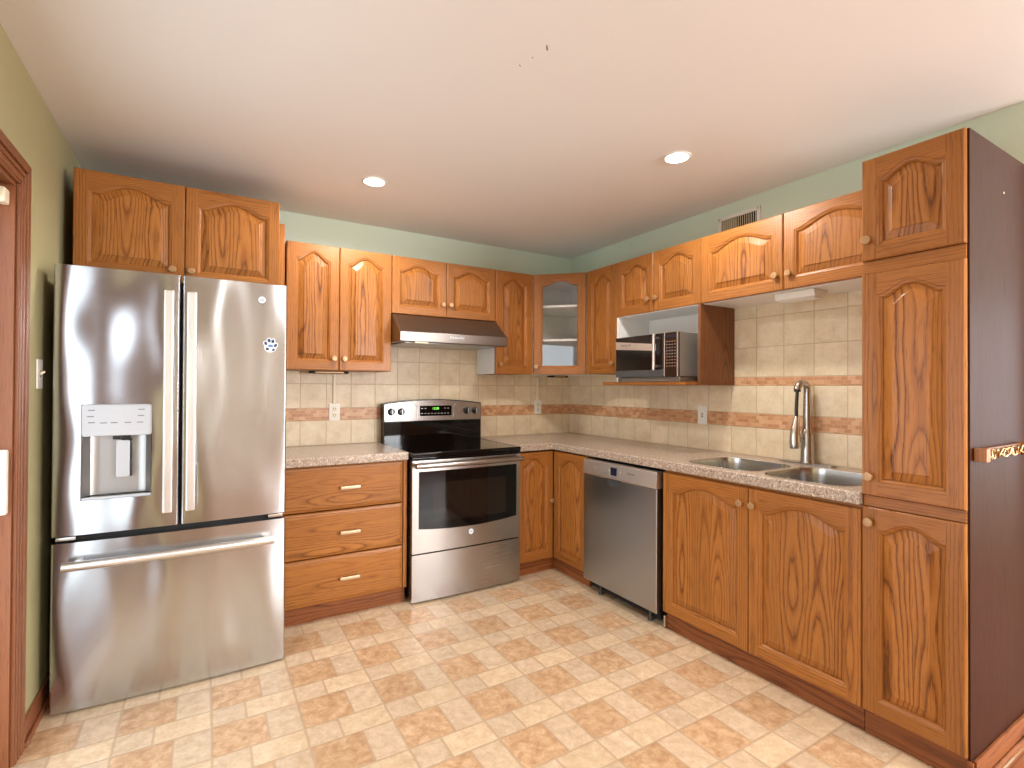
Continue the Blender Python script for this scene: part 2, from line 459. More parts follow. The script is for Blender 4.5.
struct('wall_front', fw, M['offwhite'], 'warm off white wall behind the viewer with an added window for fill light', 'wall')
w = struct('fill_window_1', MB().box(fx0, fx0+.06, YF-.08, YF+.02, fz0, fz1).box(fx1-.06, fx1, YF-.08, YF+.02, fz0, fz1).box(fx0, fx1, YF-.08, YF+.02, fz0, fz0+.06).box(fx0, fx1, YF-.08, YF+.02, fz1-.06, fz1).box((fx0+fx1)/2-.025, (fx0+fx1)/2+.025, YF-.07, YF+.01, fz0, fz1), M['white_pl'], 'white framed window added in the front wall for fill light', 'window')  # unseen window, added so fill light enters from behind the viewer
struct('pane', MB().box(fx0+.05, fx1-.05, YF-.04, YF-.035, fz0+.05, fz1-.05), M['glass'], '', '', w)
# dining area to the right of the pantry
gy0, gy1, gz0, gz1 = -5.7, -3.5, .55, 2.15
struct('wall_partition', MB().box(TH, XE, -2.975, -2.975+TH, -.05, H), M['mint'], 'mint wall of the dining area behind the pantry', 'wall')
ew = MB().box(XE, XE+.1, YF, gy0, -.05, H).box(XE, XE+.1, gy1, -2.975, -.05, H).box(XE, XE+.1, gy0, gy1, -.05, gz0).box(XE, XE+.1, gy0, gy1, gz1, H)
struct('wall_dining', ew, M['mint'], 'mint wall of the dining area with a large window', 'wall')
w = struct('window_2', MB().box(XE-.02, XE+.08, gy0, gy0+.06, gz0, gz1).box(XE-.02, XE+.08, gy1-.06, gy1, gz0, gz1).box(XE-.02, XE+.08, gy0, gy1, gz0, gz0+.06).box(XE-.02, XE+.08, gy0, gy1, gz1-.06, gz1).box(XE-.01, XE+.07, (gy0+gy1)/2-.025, (gy0+gy1)/2+.025, gz0, gz1), M['white_pl'], 'white framed window of the dining area', 'window')
struct('pane', MB().box(XE+.035, XE+.04, gy0+.05, gy1-.05, gz0+.05, gz1-.05), M['glass'], '', '', w)

# patio door in the left wall
dr = thing('door_1', 'white framed glass patio door set in the left wall', 'patio door', (0, 0, 0)); dr['kind'] = 'structure'
xo = WX-.055
f = MB()
for y0, y1, z0, z1 in ((DY0+.02, DY0+.09, 0, DZ-.02), (DY1-.07, DY1-.02, 0.02, DZ-.02), (DY0+.02, DY1-.02, DZ-.08, DZ-.02), (DY0+.02, DY1-.02, 0, .09), (-2.78, -2.71, .02, DZ-.05)):
    f.box(xo-.06, xo-.012, y0, y1, z0, z1, .004)
f.build('frame', M['trim'], dr)
MB().box(xo-.04, xo-.034, DY0+.08, DY1-.08, .08, DZ-.07).build('pane', M['glass'], dr)
hd = MB().box(xo-.012, xo+.014, -1.285, -1.236, .872, 1.092, .006).box(xo+.010, WX-.006, -1.262, -1.2345, .870, 1.088, .006)
hd.build('handle', M['white_pl'], dr)
# wood jamb and casing
j = MB().box(WX-.14, WX, DY1-.018, DY1-.0005, 0, DZ-.018)
j.box(WX-.14, WX, DY0+.0005, DY0+.018, 0, DZ-.018).box(WX-.14, WX, DY0+.0005, DY1-.0005, DZ-.018, DZ-.0005)
struct('trim_1', j, M['trim'], 'red brown wood jamb lining the patio door opening', 'door jamb')
c = MB()
def casing(oo, ii, x0, x1, bev=.002):
    yl0, yl1, yr0, yr1, zo, zi = DY0-oo, DY0-ii, DY1+ii, DY1+oo, DZ+oo, DZ+ii
    for poly in ([(yr0, 0), (yr1, 0), (yr1, zo), (yr0, zi)], [(yl0, 0), (yl1, 0), (yl1, zi), (yl0, zo)], [(yl1, zi), (yr0, zi), (yr1, zo), (yl0, zo)]):
        c.prism([(x0, y, z) for y, z in poly], (x1-x0, 0, 0), bev)
casing(.088, -.004, WX+.0005, WX+.011)
casing(.086, .052, WX+.010, WX+.020, .004)
casing(.046, .030, WX+.010, WX+.016, .003)
casing(.022, .004, WX+.010, WX+.014, .002)
struct('trim_2', c, M['trim'], 'red brown moulded casing around the patio door', 'door casing')
bb = MB().box(WX+.0005, WX+.013, DY1+.09, -.02, 0, .085, .003).box(WX+.0125, WX+.026, DY1+.09, -.02, 0, .022, .006)
struct('baseboard_left', bb, M['trim_h'], 'dark wood baseboard under the olive wall', 'baseboard')
# ground outside the openings
og = MB().box(-9, WX-.15, -9, 3, -.12, -.06)
struct('ground', og, plain('patio_concrete', S(190, 186, 178), .8, noise=.1), 'pale concrete patio outside the glass door', 'ground')
# backsplash tile
struct('trim_3', MB().box(-2.42, -.0005, -.008, -.0005, .90, 1.80), M['tile_b'], 'beige wall tiles with a mosaic band behind the range', 'tiles')
struct('trim_4', MB().box(-.008, -.0005, -1.640, -.0085, .90, 1.80), M['tile_q'], 'beige wall tiles with one mosaic band under the microwave', 'tiles')
struct('trim_5', MB().box(-.008, -.0005, -2.616, -1.6402, .90, 1.80), M['tile_r'], 'beige wall tiles with two mosaic bands behind the sink', 'tiles')

# ------------------------------------------------------------------ cabinet doors
def arch(u):
    a = abs(u)
    if a > .88: return 0.
    q = a/.88
    return ((math.cos(math.pi*q)+1)/2)**.62
def outline(w, h, s, bs, ts, rise, ins, K=20):
    hs = h-ts-rise; x0, x1 = s+ins, w-s-ins
    pts = [(x0, bs+ins), (x1, bs+ins)]
    for i in range(K+1):
        u = 1-2*i/K
        pts.append(((x0+x1)/2+u*(x1-x0)/2, hs-ins+rise*arch(u)))
    return pts
def add_knob(parent, x, z, y, name='knob'):
    k = MB().lathe([(0, 0), (.0075, 0), (.006, .004), (.0055, .010), (.0075, .0125), (.0155, .0145), (.0168, .0175), (.0164, .0215), (.0140, .0232), (.0, .0240)], at((x, y, z), '-y'), 20)
    return k.build(name, M['knob'], parent)
def make_door(parent, x0, x1, z0, z1, yb, knob=None, stile=.052, glass=False, rise=None, rz=0., loc=None, t=.020, name='door', mats=None):
    w, h = x1-x0, z1-z0; K = 20
    s = min(stile, w*.22); bs = stile; ts = .042
    if rise is None: rise = min(.052, .20*(w-2*s)+.012)
    oakv, oakh = mats or (M['oak'], M['oak_h']); panelm = None
    bm = bmesh.new(); Vn = lambda x, y, z: bm.verts.new((x, y, z))
    c = .004
    def fc(vs, m=0):
        f = bm.faces.new(vs); f.material_index = m; return f
    rect = lambda i, y: [Vn(i, y, i), Vn(w-i, y, i), Vn(w-i, y, h-i), Vn(i, y, h-i)]
    r0, r1, rr2 = rect(0, 0), rect(0, -t+c), rect(c, -t)
    for a, b in ((r0, r1), (r1, rr2)):
        for i in range(4):
            k = (i+1) % 4; fc((a[i], a[k], b[k], b[i]))
    if not glass: fc(r0[::-1])
    L = []
    for ins, y in ((0., -t), (.002, -t+.0025), (.009, -t+.0045), (.014, -t+.009), (.0155, -t+.0135)):
        L.append([Vn(px, y, pz) for px, pz in outline(w, h, s, bs, ts, rise, ins, K)])
    if glass: L.append([Vn(px, 0, pz) for px, pz in outline(w, h, s, bs, ts, rise, .0155, K)])
    N = len(L[0])
    for a, b in zip(L, L[1:]):
        for i in range(N):
            k = (i+1) % N; m = 0 if i == 1 or i == N-1 else 1
            fc((a[i], a[k], b[k], b[i]), m)
    l0 = L[0]
    tl = [Vn(v.co.x, -t, h-c) for v in l0[2:]]           # above the arch points, right to left
    bl, br = Vn(s, -t, c), Vn(w-s, -t, c)
    fc((rr2[0], bl, l0[0], l0[-1], tl[-1], rr2[3]), 0)
    fc((br, rr2[1], rr2[2], tl[0], l0[2], l0[1]), 0)
    fc((bl, br, l0[1], l0[0]), 1)
    for i in range(K): fc((l0[2+i], tl[i], tl[i+1], l0[3+i]), 1)
    if glass:
        pr = outline(w, h, s, bs, ts, rise, .0155, K)
        bo = [Vn(px, 0, pz) for px, pz in pr]
        tb = [Vn(px, 0, h) for px, pz in pr[2:]]; b0, b1 = Vn(s+.0155, 0, 0), Vn(w-s-.0155, 0, 0)
        fc((r0[0], r0[3], tb[-1], bo[-1], bo[0], b0)); fc((b1, bo[1], bo[2], tb[0], r0[2], r0[1])); fc((b0, bo[0], bo[1], b1), 1)
        for i in range(K): fc((bo[2+i], bo[3+i], tb[i+1], tb[i]), 1)
    bmesh.ops.remove_doubles(bm, verts=bm.verts, dist=1e-6)
    bmesh.ops.recalc_face_normals(bm, faces=bm.faces)
    mb = MB(); mb.bm.free(); mb.bm = bm
    d = mb.build(name, [oakv, oakh], parent, loc or (x0, yb, z0), (0, 0, rz), sharp=14)
    pb = bmesh.new()
    if glass:
        vs = [pb.verts.new((px, -t+.011, pz)) for px, pz in outline(w, h, s, bs, ts, rise, .0145, K)]
        f = pb.faces.new(vs); g_ = bmesh.ops.extrude_face_region(pb, geom=[f])
        for v in g_['geom']:
            if isinstance(v, bmesh.types.BMVert): v.co.y += .003
        bmesh.ops.recalc_face_normals(pb, faces=pb.faces)
        mb = MB(); mb.bm.free(); mb.bm = pb; mb.build('pane', M['glass_cab'], d)
    else:
        bevw = min(.028, .13*(w-2*s)+.006)
        P = []
        for ins, y in ((.0140, -t+.0140), (.0165, -t+.0135), (.0165+bevw, -t+.0042), (.0167+bevw, -t+.0022), (.0190+bevw, -t+.0008), (.0220+bevw, -t+.0006)):
            P.append([pb.verts.new((px, y, pz)) for px, pz in outline(w, h, s, bs, ts, rise*(1 if ins < .02 else .92), ins, K)])
        for a, b in zip(P, P[1:]):
            for i in range(N):
                k = (i+1) % N; pb.faces.new((a[i], a[k], b[k], b[i]))
        last = P[-1]
        for i in range(2, N-1):
            # fan strips from the bottom edge keep the field flat
            pass
        f = pb.faces.new(last); bmesh.ops.triangulate(pb, faces=[f])
        bmesh.ops.recalc_face_normals(pb, faces=pb.faces)
        mb = MB(); mb.bm.free(); mb.bm = pb; mb.build('raised_panel', panelm or M['oak_panel'], d, sharp=6)
    if knob: add_knob(d, knob[0]*w if knob[0] <= 1 else w, knob[1] if knob[1] >= 0 else h+knob[1], -t)
    return d

def carcass(root, x0, x1, dep, z0, z1, top=True, mats=None, yb=-.0095, th=.018, name='carcass', front=False):
    m = MB()
    m.box(x0, x0+th, -dep, yb, z0, z1).box(x1-th, x1, -dep, yb, z0, z1)
    m.box(x0+th, x1-th, -dep, yb, z0, z0+th)
    if top: m.box(x0+th, x1-th, -dep, yb, z1-th, z1)
    m.box(x0+th, x1-th, yb-.006, yb, z0+th, z1-(th if top else 0))
    return m.build(name, mats or M['oak'], root)

D, ZT, ZB, ZH, ZM = .3191, 2.1748, 1.4086, 1.7932, 1.7955
CB = D-.021
UG = 'wall cabinets on the range wall'; UR = 'wall cabinets on the sink wall'; BG = 'base cabinets'

# over the refrigerator
r = thing('wall_cabinet', 'deep oak two door cabinet above the stainless refrigerator', 'cabinet', (0, 0, 0))
a0, a1, a2, aY = -3.2752, -2.8506, -2.4241, -.62
carcass(r, a0, a2, .599, 1.815, 2.2894, yb=-.002)
make_door(r, a0, a1-.0015, 1.812, 2.2894, -.60, (.885, .060), rise=.048)
make_door(r, a1+.0015, a2, 1.812, 2.2894, -.60, (.06, .060), rise=.048)
o = MB().box(-2.400, -2.372, -.40, -.0095, 1.40, 2.243, .002).build('filler_panel', M['oak'])
tag(o, 'narrow upright oak filler panel between refrigerator cabinet and tall wall cabinet', 'panel')

# two door wall cabinet
r = thing('wall_cabinet', 'tall oak two door wall cabinet left of the range hood', 'cabinet', (0, 0, 0))
u0, u1, u2, u3, u4, u5 = -2.3515, -2.0460, -1.7133, -1.322, -.9295, -.6004
carcass(r, u0, u2-.001, CB, ZB, ZT)
make_door(r, u0, u1-.0015, ZB, ZT, -CB-.001, (.90, .072))
make_door(r, u1+.0015, u2-.001, ZB, ZT, -CB-.001, (.09, .072))
# hood cabinet
r = thing('wall_cabinet', 'short oak two door wall cabinet directly above the range hood', 'cabinet', (0, 0, 0))
carcass(r, u2+.001, u4-.001, CB, ZH, ZT)
make_door(r, u2+.001, u3-.0015, ZH, ZT, -CB-.001, (.93, .085), rise=.045)
make_door(r, u3+.0015, u4-.001, ZH, ZT, -CB-.001, (.07, .085), rise=.045)
# narrow cabinet right of the hood, white exposed side
r = thing('wall_cabinet', 'narrow oak wall cabinet between range hood and glass corner cabinet', 'cabinet', (0, 0, 0))
carcass(r, u4+.003, u5-.002, CB, ZB, ZT)
o = MB().box(u4+.001, u4+.003, -CB, -.0095, ZB, ZT).build('side_panel', M['white'], r); o['label'] = 'white exposed cabinet side'
make_door(r, u4+.001, u5-.002, ZB, ZT, -CB-.001, (.10, .072), stile=.058)

# diagonal corner cabinet with glass door
r = thing('corner_cabinet', 'diagonal oak corner wall cabinet with an arched glass door', 'cabinet', (0, 0, 0))
q0 = Vector((u5+.001, -D, 0)); q1 = Vector((-D, -.6125+.001, 0)); dv = (q1-q0).normalized(); nv = Vector((-dv.y, dv.x, 0))  # nv points to the corner
if nv.x < 0: nv = -nv
i0, i1 = q0+nv*.023, q1+nv*.023
e = .0095
m = MB()
def wallp(p, q, th, z0, z1):
    p, q = Vector(p), Vector(q); n_ = Vector((-(q-p).y, (q-p).x, 0)).normalized()*th
    m.prism([p+Vector((0, 0, z0)), q+Vector((0, 0, z0)), q+n_+Vector((0, 0, z0)), p+n_+Vector((0, 0, z0))], (0, 0, z1-z0))
xl = u5+.001
pent = [Vector((xl, -e, 0)), Vector((xl, i0.y-.0, 0)), Vector((i0.x, i0.y, 0)), Vector((i1.x, i1.y, 0)), Vector((i1.x, q1.y, 0)), Vector((-e, q1.y, 0)), Vector((-e, -e, 0))]
for z0 in (ZB, ZT-.018):
    m.prism([p+Vector((0, 0, z0)) for p in pent], (0, 0, .018))
za, zb_ = ZB+.018, ZT-.018
m.box(xl, xl+.016, i0.y, -e, za, zb_).box(i1.x, -e, q1.y, q1.y+.016, za, zb_)
m.box(xl+.016, -e, -e-.006, -e, za, zb_).box(-e-.006, -e, q1.y+.016, -e-.006, za, zb_)
cc = m.build('carcass', M['white'], r)
for zz in (1.665, 1.925):
    pp = [Vector((xl+.018, -e-.008, zz)), Vector((xl+.018, i0.y+.01, zz)), Vector((i0.x+.012, i0.y+.014, zz)), Vector((i1.x+.014, i1.y+.012, zz)), Vector((i1.x+.01, q1.y+.018, zz)), Vector((-e-.008, q1.y+.018, zz)), Vector((-e-.008, -e-.008, zz))]
    MB().prism(pp, (0, 0, .016)).build('shelf', M['white'], r)
Ld = (q1-q0).length; base = q0+nv*.021
d = make_door(r, 0, Ld-.004, ZB, ZT, 0, (.065, .06), stile=.052, glass=True, rz=math.atan2(dv.y, dv.x), loc=(base.x+dv.x*.002, base.y+dv.y*.002, ZB), rise=.035)

# right wall uppers (local x = distance from the corner)
R0, R1, R2, R3, R4, RT = .6125, .9386, 1.2764, 1.6420, 2.1304, 2.6180
r = thing('wall_cabinet', 'narrow oak wall cabinet between glass corner cabinet and microwave', 'cabinet', (0, 0, 0), RW)
carcass(r, R0+.001, R1-.001, CB, ZB, ZT)
make_door(r, R0+.001, R1-.0015, ZB, ZT, -CB-.001, (.90, .072), stile=.058)
r = thing('wall_cabinet', 'oak two door wall cabinet with open white niche holding the microwave', 'cabinet', (0, 0, 0), RW)
carcass(r, R1+.001, R3-.0005, CB, ZM, ZT)
make_door(r, R1+.001, R2-.0015, ZM, ZT, -CB-.001, (.90, .085), rise=.045)
make_door(r, R2+.0015, R3-.0015, ZM, ZT, -CB-.001, (.08, .085), rise=.045)
MB().box(R3-.020, R3, -D+.002, -.0095, 1.327, ZM-.0005, .001).build('side_panel', M['oak_side'], r)['label'] = 'dark oak outer side of the niche'
MB().box(R1+.002, R1+.018, -D+.004, -.0095, 1.347, ZM-.0005, .001).build('side_panel', M['white'], r)
o = MB().box(R1+.019, R3-.0205, -.018, -.0095, 1.349, ZM-.0005).box(R3-.0235, R3-.0203, -D+.006, -.019, 1.349, ZM-.0005).box(R1+.019, R3-.0245, -D+.006, -.019, ZM-.004, ZM-.0006)
o.build('niche_lining', M['white'], r)['label'] = 'white lining of the niche'
MB().box(.912, R3-.0225, -.42, -.0095, 1.327, 1.346, .002).build('shelf', M['oak_h'], r)
r = thing('wall_cabinet', 'wide oak two door wall cabinet above the kitchen sink', 'cabinet', (0, 0, 0), RW)
carcass(r, R3+.0005, RT-.001, CB, ZM, ZT)
MB().box(R3+.002, RT-.002, -CB+.002, -.010, ZM-.003, ZM-.0003).build('underside', M['white'], r)['label'] = 'white underside'
make_door(r, R3+.0015, R4-.0015, ZM, ZT, -CB-.001, (.93, .075), rise=.05)
make_door(r, R4+.0015, RT-.001, ZM, ZT, -CB-.001, (.065, .075), rise=.05)

# tall cabinet
TE = 2.9287; TD = .6169
r = thing('pantry_cabinet', 'tall narrow oak pantry cabinet with three doors and dark side', 'cabinet', (0, 0, 0), RW)
carcass(r, RT+.001, TE-.001, TD-.021, .0945, ZT, yb=-.002)
zd = [(.0965, .8635), (.9075, 1.7415), (1.7922, ZT)]
make_door(r, RT+.001, TE, zd[0][0], zd[0][1], -TD+.020, (.09, -.055), rise=.040)
make_door(r, RT+.001, TE, zd[1][0], zd[1][1], -TD+.020, (.09, .072), rise=.040)
make_door(r, RT+.001, TE, zd[2][0], zd[2][1], -TD+.020, (.07, .075), rise=.040)
for a_, b_ in ((.866, .905), (1.744, 1.790)): MB().box(RT+.002, TE-.001, -TD+.012, -TD+.0215, a_, b_, .001).build('face_rail', M['oak_h'], r)
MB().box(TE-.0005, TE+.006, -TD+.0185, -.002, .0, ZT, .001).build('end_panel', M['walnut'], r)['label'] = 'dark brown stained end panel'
MB().box(RT+.001, TE-.001, -.592, -.57, 0, .0935, .001).build('toe_kick', M['oak_toe'], r)
MB().box(TE+.0065, TE+.018, -.585, -.002, 0, .085, .003).box(TE+.0175, TE+.030, -.585, -.002, 0, .022, .006).build('baseboard', M['oak_toe'], r)
k = MB().lathe([(0, 0), (.004, 0), (.003, .0015), (0, .002)], Matrix.Translation((TE+.006, -.285, 2.02)) @ AX['x'], 10)
k.build('screw_cap', M['cream'], r)
MB().box(TE-.0005, TE+.016, -TD+.006, -TD+.0180, .0, .088, .003).build('corner_block', M['oak_toe'], r)

# rack on the end panel
r = thing('wall_rack', 'small oak rail with brass rings mounted on the dark pantry side', 'rack', (-.574, -2.9355, 1.09), 0)
MB().box(0, .034, -.034, -.0005, -.022, .022, .002).build('bracket', M['oak'], r)
MB().box(.40, .434, -.034, -.0005, -.022, .022, .002).build('bracket', M['oak'], r)
MB().box(.034, .40, -.016, -.0005, -.012, .020, .002).build('rail', M['oak_side'], r)
ch = MB()
for i in range(11):
    cx = .052+i*.0335
    path = []
    for k in range(17):
        a = 2*math.pi*k/16
        px, pz = .021*math.cos(a), .011*math.sin(a)
        t_ = R(28 if i % 2 else -28)
        path.append((cx+px*math.cos(t_)-pz*math.sin(t_), -.026+.005*math.sin(a+i), px*math.sin(t_)+pz*math.cos(t_)))
    ch.tube(path, .0032, 8, caps=False)
ch.build('ring_chain', M['brass'], r)['label'] = 'interlaced brass rings'

# ------------------------------------------------------------------ base cabinets
B, ZB0, ZD1 = .6169, .0945, .849
def bar_pull(parent, x, z, y):
    m = MB()
    m.box(x-.056, x+.056, y-.031, y-.018, z-.0095, z+.0095, .004)
    for s in (-1, 1): m.lathe([(0, 0), (.0085, 0), (.006, .004), (.006, .023), (0, .023)], at((x+s*.044, y, z), '-y'), 12)
    return m.build('handle', M['pull'], parent)
r = thing('drawer_cabinet', 'oak base cabinet of three drawers between refrigerator and range', 'cabinet', (0, 0, 0))
xa, xb = -2.405, -1.7165
carcass(r, xa, xb, B-.021, ZB0, .864)
MB().box(xb-.010, xb+.012, -B+.004, -B+.0205, ZB0, .863, .001).build('face_stile', M['oak'], r)
for z0, z1 in ((.613, .858), (.357, .607), (.097, .351)):
    w_, h_ = (xb-.014)-(xa+.002), z1-z0
    bm = bmesh.new(); rings = []
    for ins, y in ((0, 0), (0, -.010), (.004, -.014), (.016, -.0165), (.018, -.020), (.021, -.021)):
        rings.append([bm.verts.new(p) for p in ((ins, y, ins), (w_-ins, y, ins), (w_-ins, y, h_-ins), (ins, y, h_-ins))])
    for a, b in zip(rings, rings[1:]):
        for i in range(4): bm.faces.new((a[i], a[(i+1) % 4], b[(i+1) % 4], b[i]))
    bm.faces.new(rings[-1]); bm.faces.new(rings[0][::-1]); bmesh.ops.recalc_face_normals(bm, faces=bm.faces)
    mb = MB(); mb.bm.free(); mb.bm = bm
    d = mb.build('drawer', M['oak_drawer'], r, (xa+.002, -B+.020, z0), sharp=14)
    bar_pull(d, -2.047-(xa+.002), h_*.5, -.021)
MB().box(xa, xb+.010, -.585, -.565, 0, .0935, .001).build('toe_kick', M['oak_toe'], r)

# corner base cabinet
r = thing('corner_cabinet', 'oak corner base cabinet with two doors folding between range and dishwasher', 'cabinet', (0, 0, 0))
cx0, ck = -.9265, -.982
bi = B-.021
m = MB()
e = .0095
foot = [(cx0, -e, 0), (cx0, -bi, 0), (-bi, -bi, 0), (-bi, ck, 0), (-e, ck, 0), (-e, -e, 0)]
m.prism([Vector(p)+Vector((0, 0, ZB0)) for p in foot], (0, 0, .018))
m.box(cx0, cx0+.018, -bi, -e, ZB0+.018, .864).box(-bi, -e, ck, ck+.018, ZB0+.018, .864)
m.box(cx0+.018, -e, -e-.006, -e, ZB0+.018, .864).box(-e-.006, -e, ck+.018, -e-.006, ZB0+.018, .864)
m.build('carcass', M['oak'], r)
make_door(r, cx0, -B-.001, ZB0, ZD1+.006, -bi-.001, (.93, .41), stile=.05)
make_door(r, 0, -B-.003-ck, ZB0, ZD1+.006, 0, None, stile=.05, rz=RW, loc=(-bi-.001, -B-.002, ZB0))
tk = [(cx0, -.565, 0), (cx0, -.585, 0), (-.585, -.585, 0), (-.585, ck, 0), (-.565, ck, 0), (-.565, -.565, 0)]
MB().prism([Vector(p) for p in tk], (0, 0, .0935)).build('toe_kick', M['oak_toe'], r)

# sink base cabinet
r = thing('sink_cabinet', 'wide oak two door base cabinet under the kitchen sink', 'cabinet', (0, 0, 0), RW)
s0, s1 = 1.6344, 2.1442
carcass(r, s0, RT-.001, B-.021, ZB0, .864, top=False)
make_door(r, s0+.0005, s1-.0015, ZB0, ZD1, -B+.020, (.935, -.075), rise=.050)
make_door(r, s1+.0015, RT-.002, ZB0, ZD1, -B+.020, (.055, -.075), rise=.050)
MB().box(s0+.001, RT-.002, -B+.0205, -B+.0235, .835, .8645).build('face_rail', M['oak_h'], r)
MB().box(s0+.012, RT-.001, -.592, -.57, 0, .0935, .001).build('toe_kick', M['oak_toe'], r)
MB().box(s0-.0, s0+.011, -.607, -.575, .004, .07, .002).build('toe_clip', M['chrome'], r)['label'] = 'small metal clip'

# ------------------------------------------------------------------ worktops
ZC, ZC0, CF = .915, .8655, .6314
def slab(pts, name, label, cut=None):
    t = bmesh.new(); vs = [t.verts.new((x, y, ZC0)) for x, y in pts]; f = t.faces.new(vs)
    g_ = bmesh.ops.extrude_face_region(t, geom=[f])
    for v in g_['geom']:
        if isinstance(v, bmesh.types.BMVert): v.co.z = ZC
    bmesh.ops.recalc_face_normals(t, faces=t.faces)
    ed = [e_ for e_ in t.edges if min(e_.verts[0].co.y, e_.verts[1].co.y) < -.1 and min(e_.verts[0].co.x, e_.verts[1].co.x) < -.1 and abs(e_.verts[0].co.z-e_.verts[1].co.z) < 1e-4]
    bmesh.ops.bevel(t, geom=ed, offset=.007, segments=3, affect='EDGES', profile=.5)
    mb = MB(); mb.merge(t)
    o = mb.build(name, M['counter'])
    if cut: boolean(o, cut)
    return tag(o, label, 'countertop')
slab([(-2.42, -.0095), (-2.42, -CF), (-1.7035, -CF), (-1.7035, -.0095)], 'countertop', 'short speckled countertop between refrigerator and range')
def rrect(x0, x1, y0, y1, r_, n=6, cut=0.):
    pts = []
    for cx, cy, a0_ in ((x1-r_, y1-r_, 0), (x0+r_, y1-r_, 90), (x0+r_, y0+r_, 180), (x1-r_, y0+r_, 270)):
        for i in range(n+1):
            a = R(a0_+90*i/n); pts.append((cx+r_*math.cos(a), cy+r_*math.sin(a)))
    return pts
BW = [(-.570, -.180, -2.125, -1.725, .09), (-.585, -.165, -2.545, -2.160, .10)]
cut = MB()
for x0, x1, y0, y1, r_ in BW: cut.prism([(x, y, ZC0-.05) for x, y in rrect(x0, x1, y0, y1, r_)], (0, 0, .15))
slab([(-.9275, -.0095), (-.9275, -CF), (-CF, -CF), (-CF, -2.6165), (-.0095, -2.6165), (-.0095, -.0095)], 'countertop', 'long L shaped speckled countertop holding the sink, from range to pantry', cut)

# sink
r = thing('kitchen_sink', 'double bowl stainless steel sink set in the speckled countertop', 'sink', (0, 0, 0))
for x0, x1, y0, y1, r_ in BW:
    t = bmesh.new(); rings = []
    for g_, z, rad in ((.0025, ZC+.0015, r_), (.0005, ZC+.0015, r_), (-.0012, ZC-.001, r_), (-.004, ZC-.03, r_), (-.014, ZC-.15, r_), (-.030, ZC-.175, r_*.8), (-.06, ZC-.182, r_*.6)):
        rings.append([t.verts.new((x, y, z)) for x, y in rrect(x0-g_, x1+g_, y0-g_, y1+g_, max(rad+g_, .02))])
    n = len(rings[0])
    for a, b in zip(rings, rings[1:]):
        for i in range(n): t.faces.new((a[i], a[(i+1) % n], b[(i+1) % n], b[i]))
    f = t.faces.new(rings[-1]); bmesh.ops.recalc_face_normals(t, faces=t.faces)
    mb = MB(); mb.merge(t); bo = mb.build('bowl', M['sink'], r)
    sm = bo.modifiers.new('thick', 'SOLIDIFY'); sm.thickness = .0012; sm.offset = 0
    MB().lathe([(0, .004), (.02, .004), (.026, .002), (.042, .0025), (.044, 0), (.0, 0)], at(((x0+x1)/2, (y0+y1)/2, ZC-.181)), 24).build('strainer', M['chrome'], bo)
# faucet
FX, FY = -.058, -2.105
r = thing('kitchen_faucet', 'tall nickel pull down gooseneck faucet standing behind the double sink', 'faucet', (FX, FY, ZC))
MB().prism([(x, y, .0005) for x, y in rrect(-.028, .028, -.145, .145, .027)], (0, 0, .007)).build('deck_plate', M['nickel'], r)
MB().lathe([(0, .0076), (.036, .0076), (.035, .014), (.0325, .02), (.0305, .10), (.029, .155), (.027, .165), (.024, .175), (.022, .182)], seg=24).build('body', M['nickel'], r)
arc = [(0, 0, .17), (0, 0, .32)]
ra = .035
for i in range(13):
    a = math.pi*i/12; arc.append((-ra+ra*math.cos(a), .012*i/12, .388+ra*math.sin(a)))
neck = MB().tube(arc, [.0225, .0195]+[.0175]*13, 16); neck.build('gooseneck', M['nickel'], r)
ex = -2*ra
MB().lathe([(0, 0), (.0165, 0), (.0165, .014), (.0155, .016), (0, .016)], at((ex, .012, .376)), 18).build('collar', M['black'], r)
MB().tube([(ex, .012, .378), (ex-.006, .012, .33), (ex-.009, .012, .28), (ex-.008, .012, .235)], .0085, 12).build('hose', M['hose'], r)
MB().tube([(ex-.008, .012, .248), (ex-.010, .012, .232), (ex-.016, .012, .205), (ex-.024, .012, .165), (ex-.026, .012, .125), (ex-.020, .012, .088)], [.011, .014, .018, .0225, .0255, .0265], 18).build('spray_head', M['chrome'], r)
MB().lathe([(0, 0), (.015, 0), (.015, .018), (.012, .024), (0, .025)], at((0, .018, .12)) @ Matrix.Rotation(R(-90), 4, 'X'), 16).tube([(0, .036, .12), (.004, .044, .14), (.012, .052, .175)], [.007, .0065, .006], 10).build('lever', M['nickel'], r)
MB().tube([(-.02, 0, .135), (-.045, .004, .144), (-.075, .008, .150)], [.008, .007, .009], 10).build('spray_dock', M['nickel'], r)

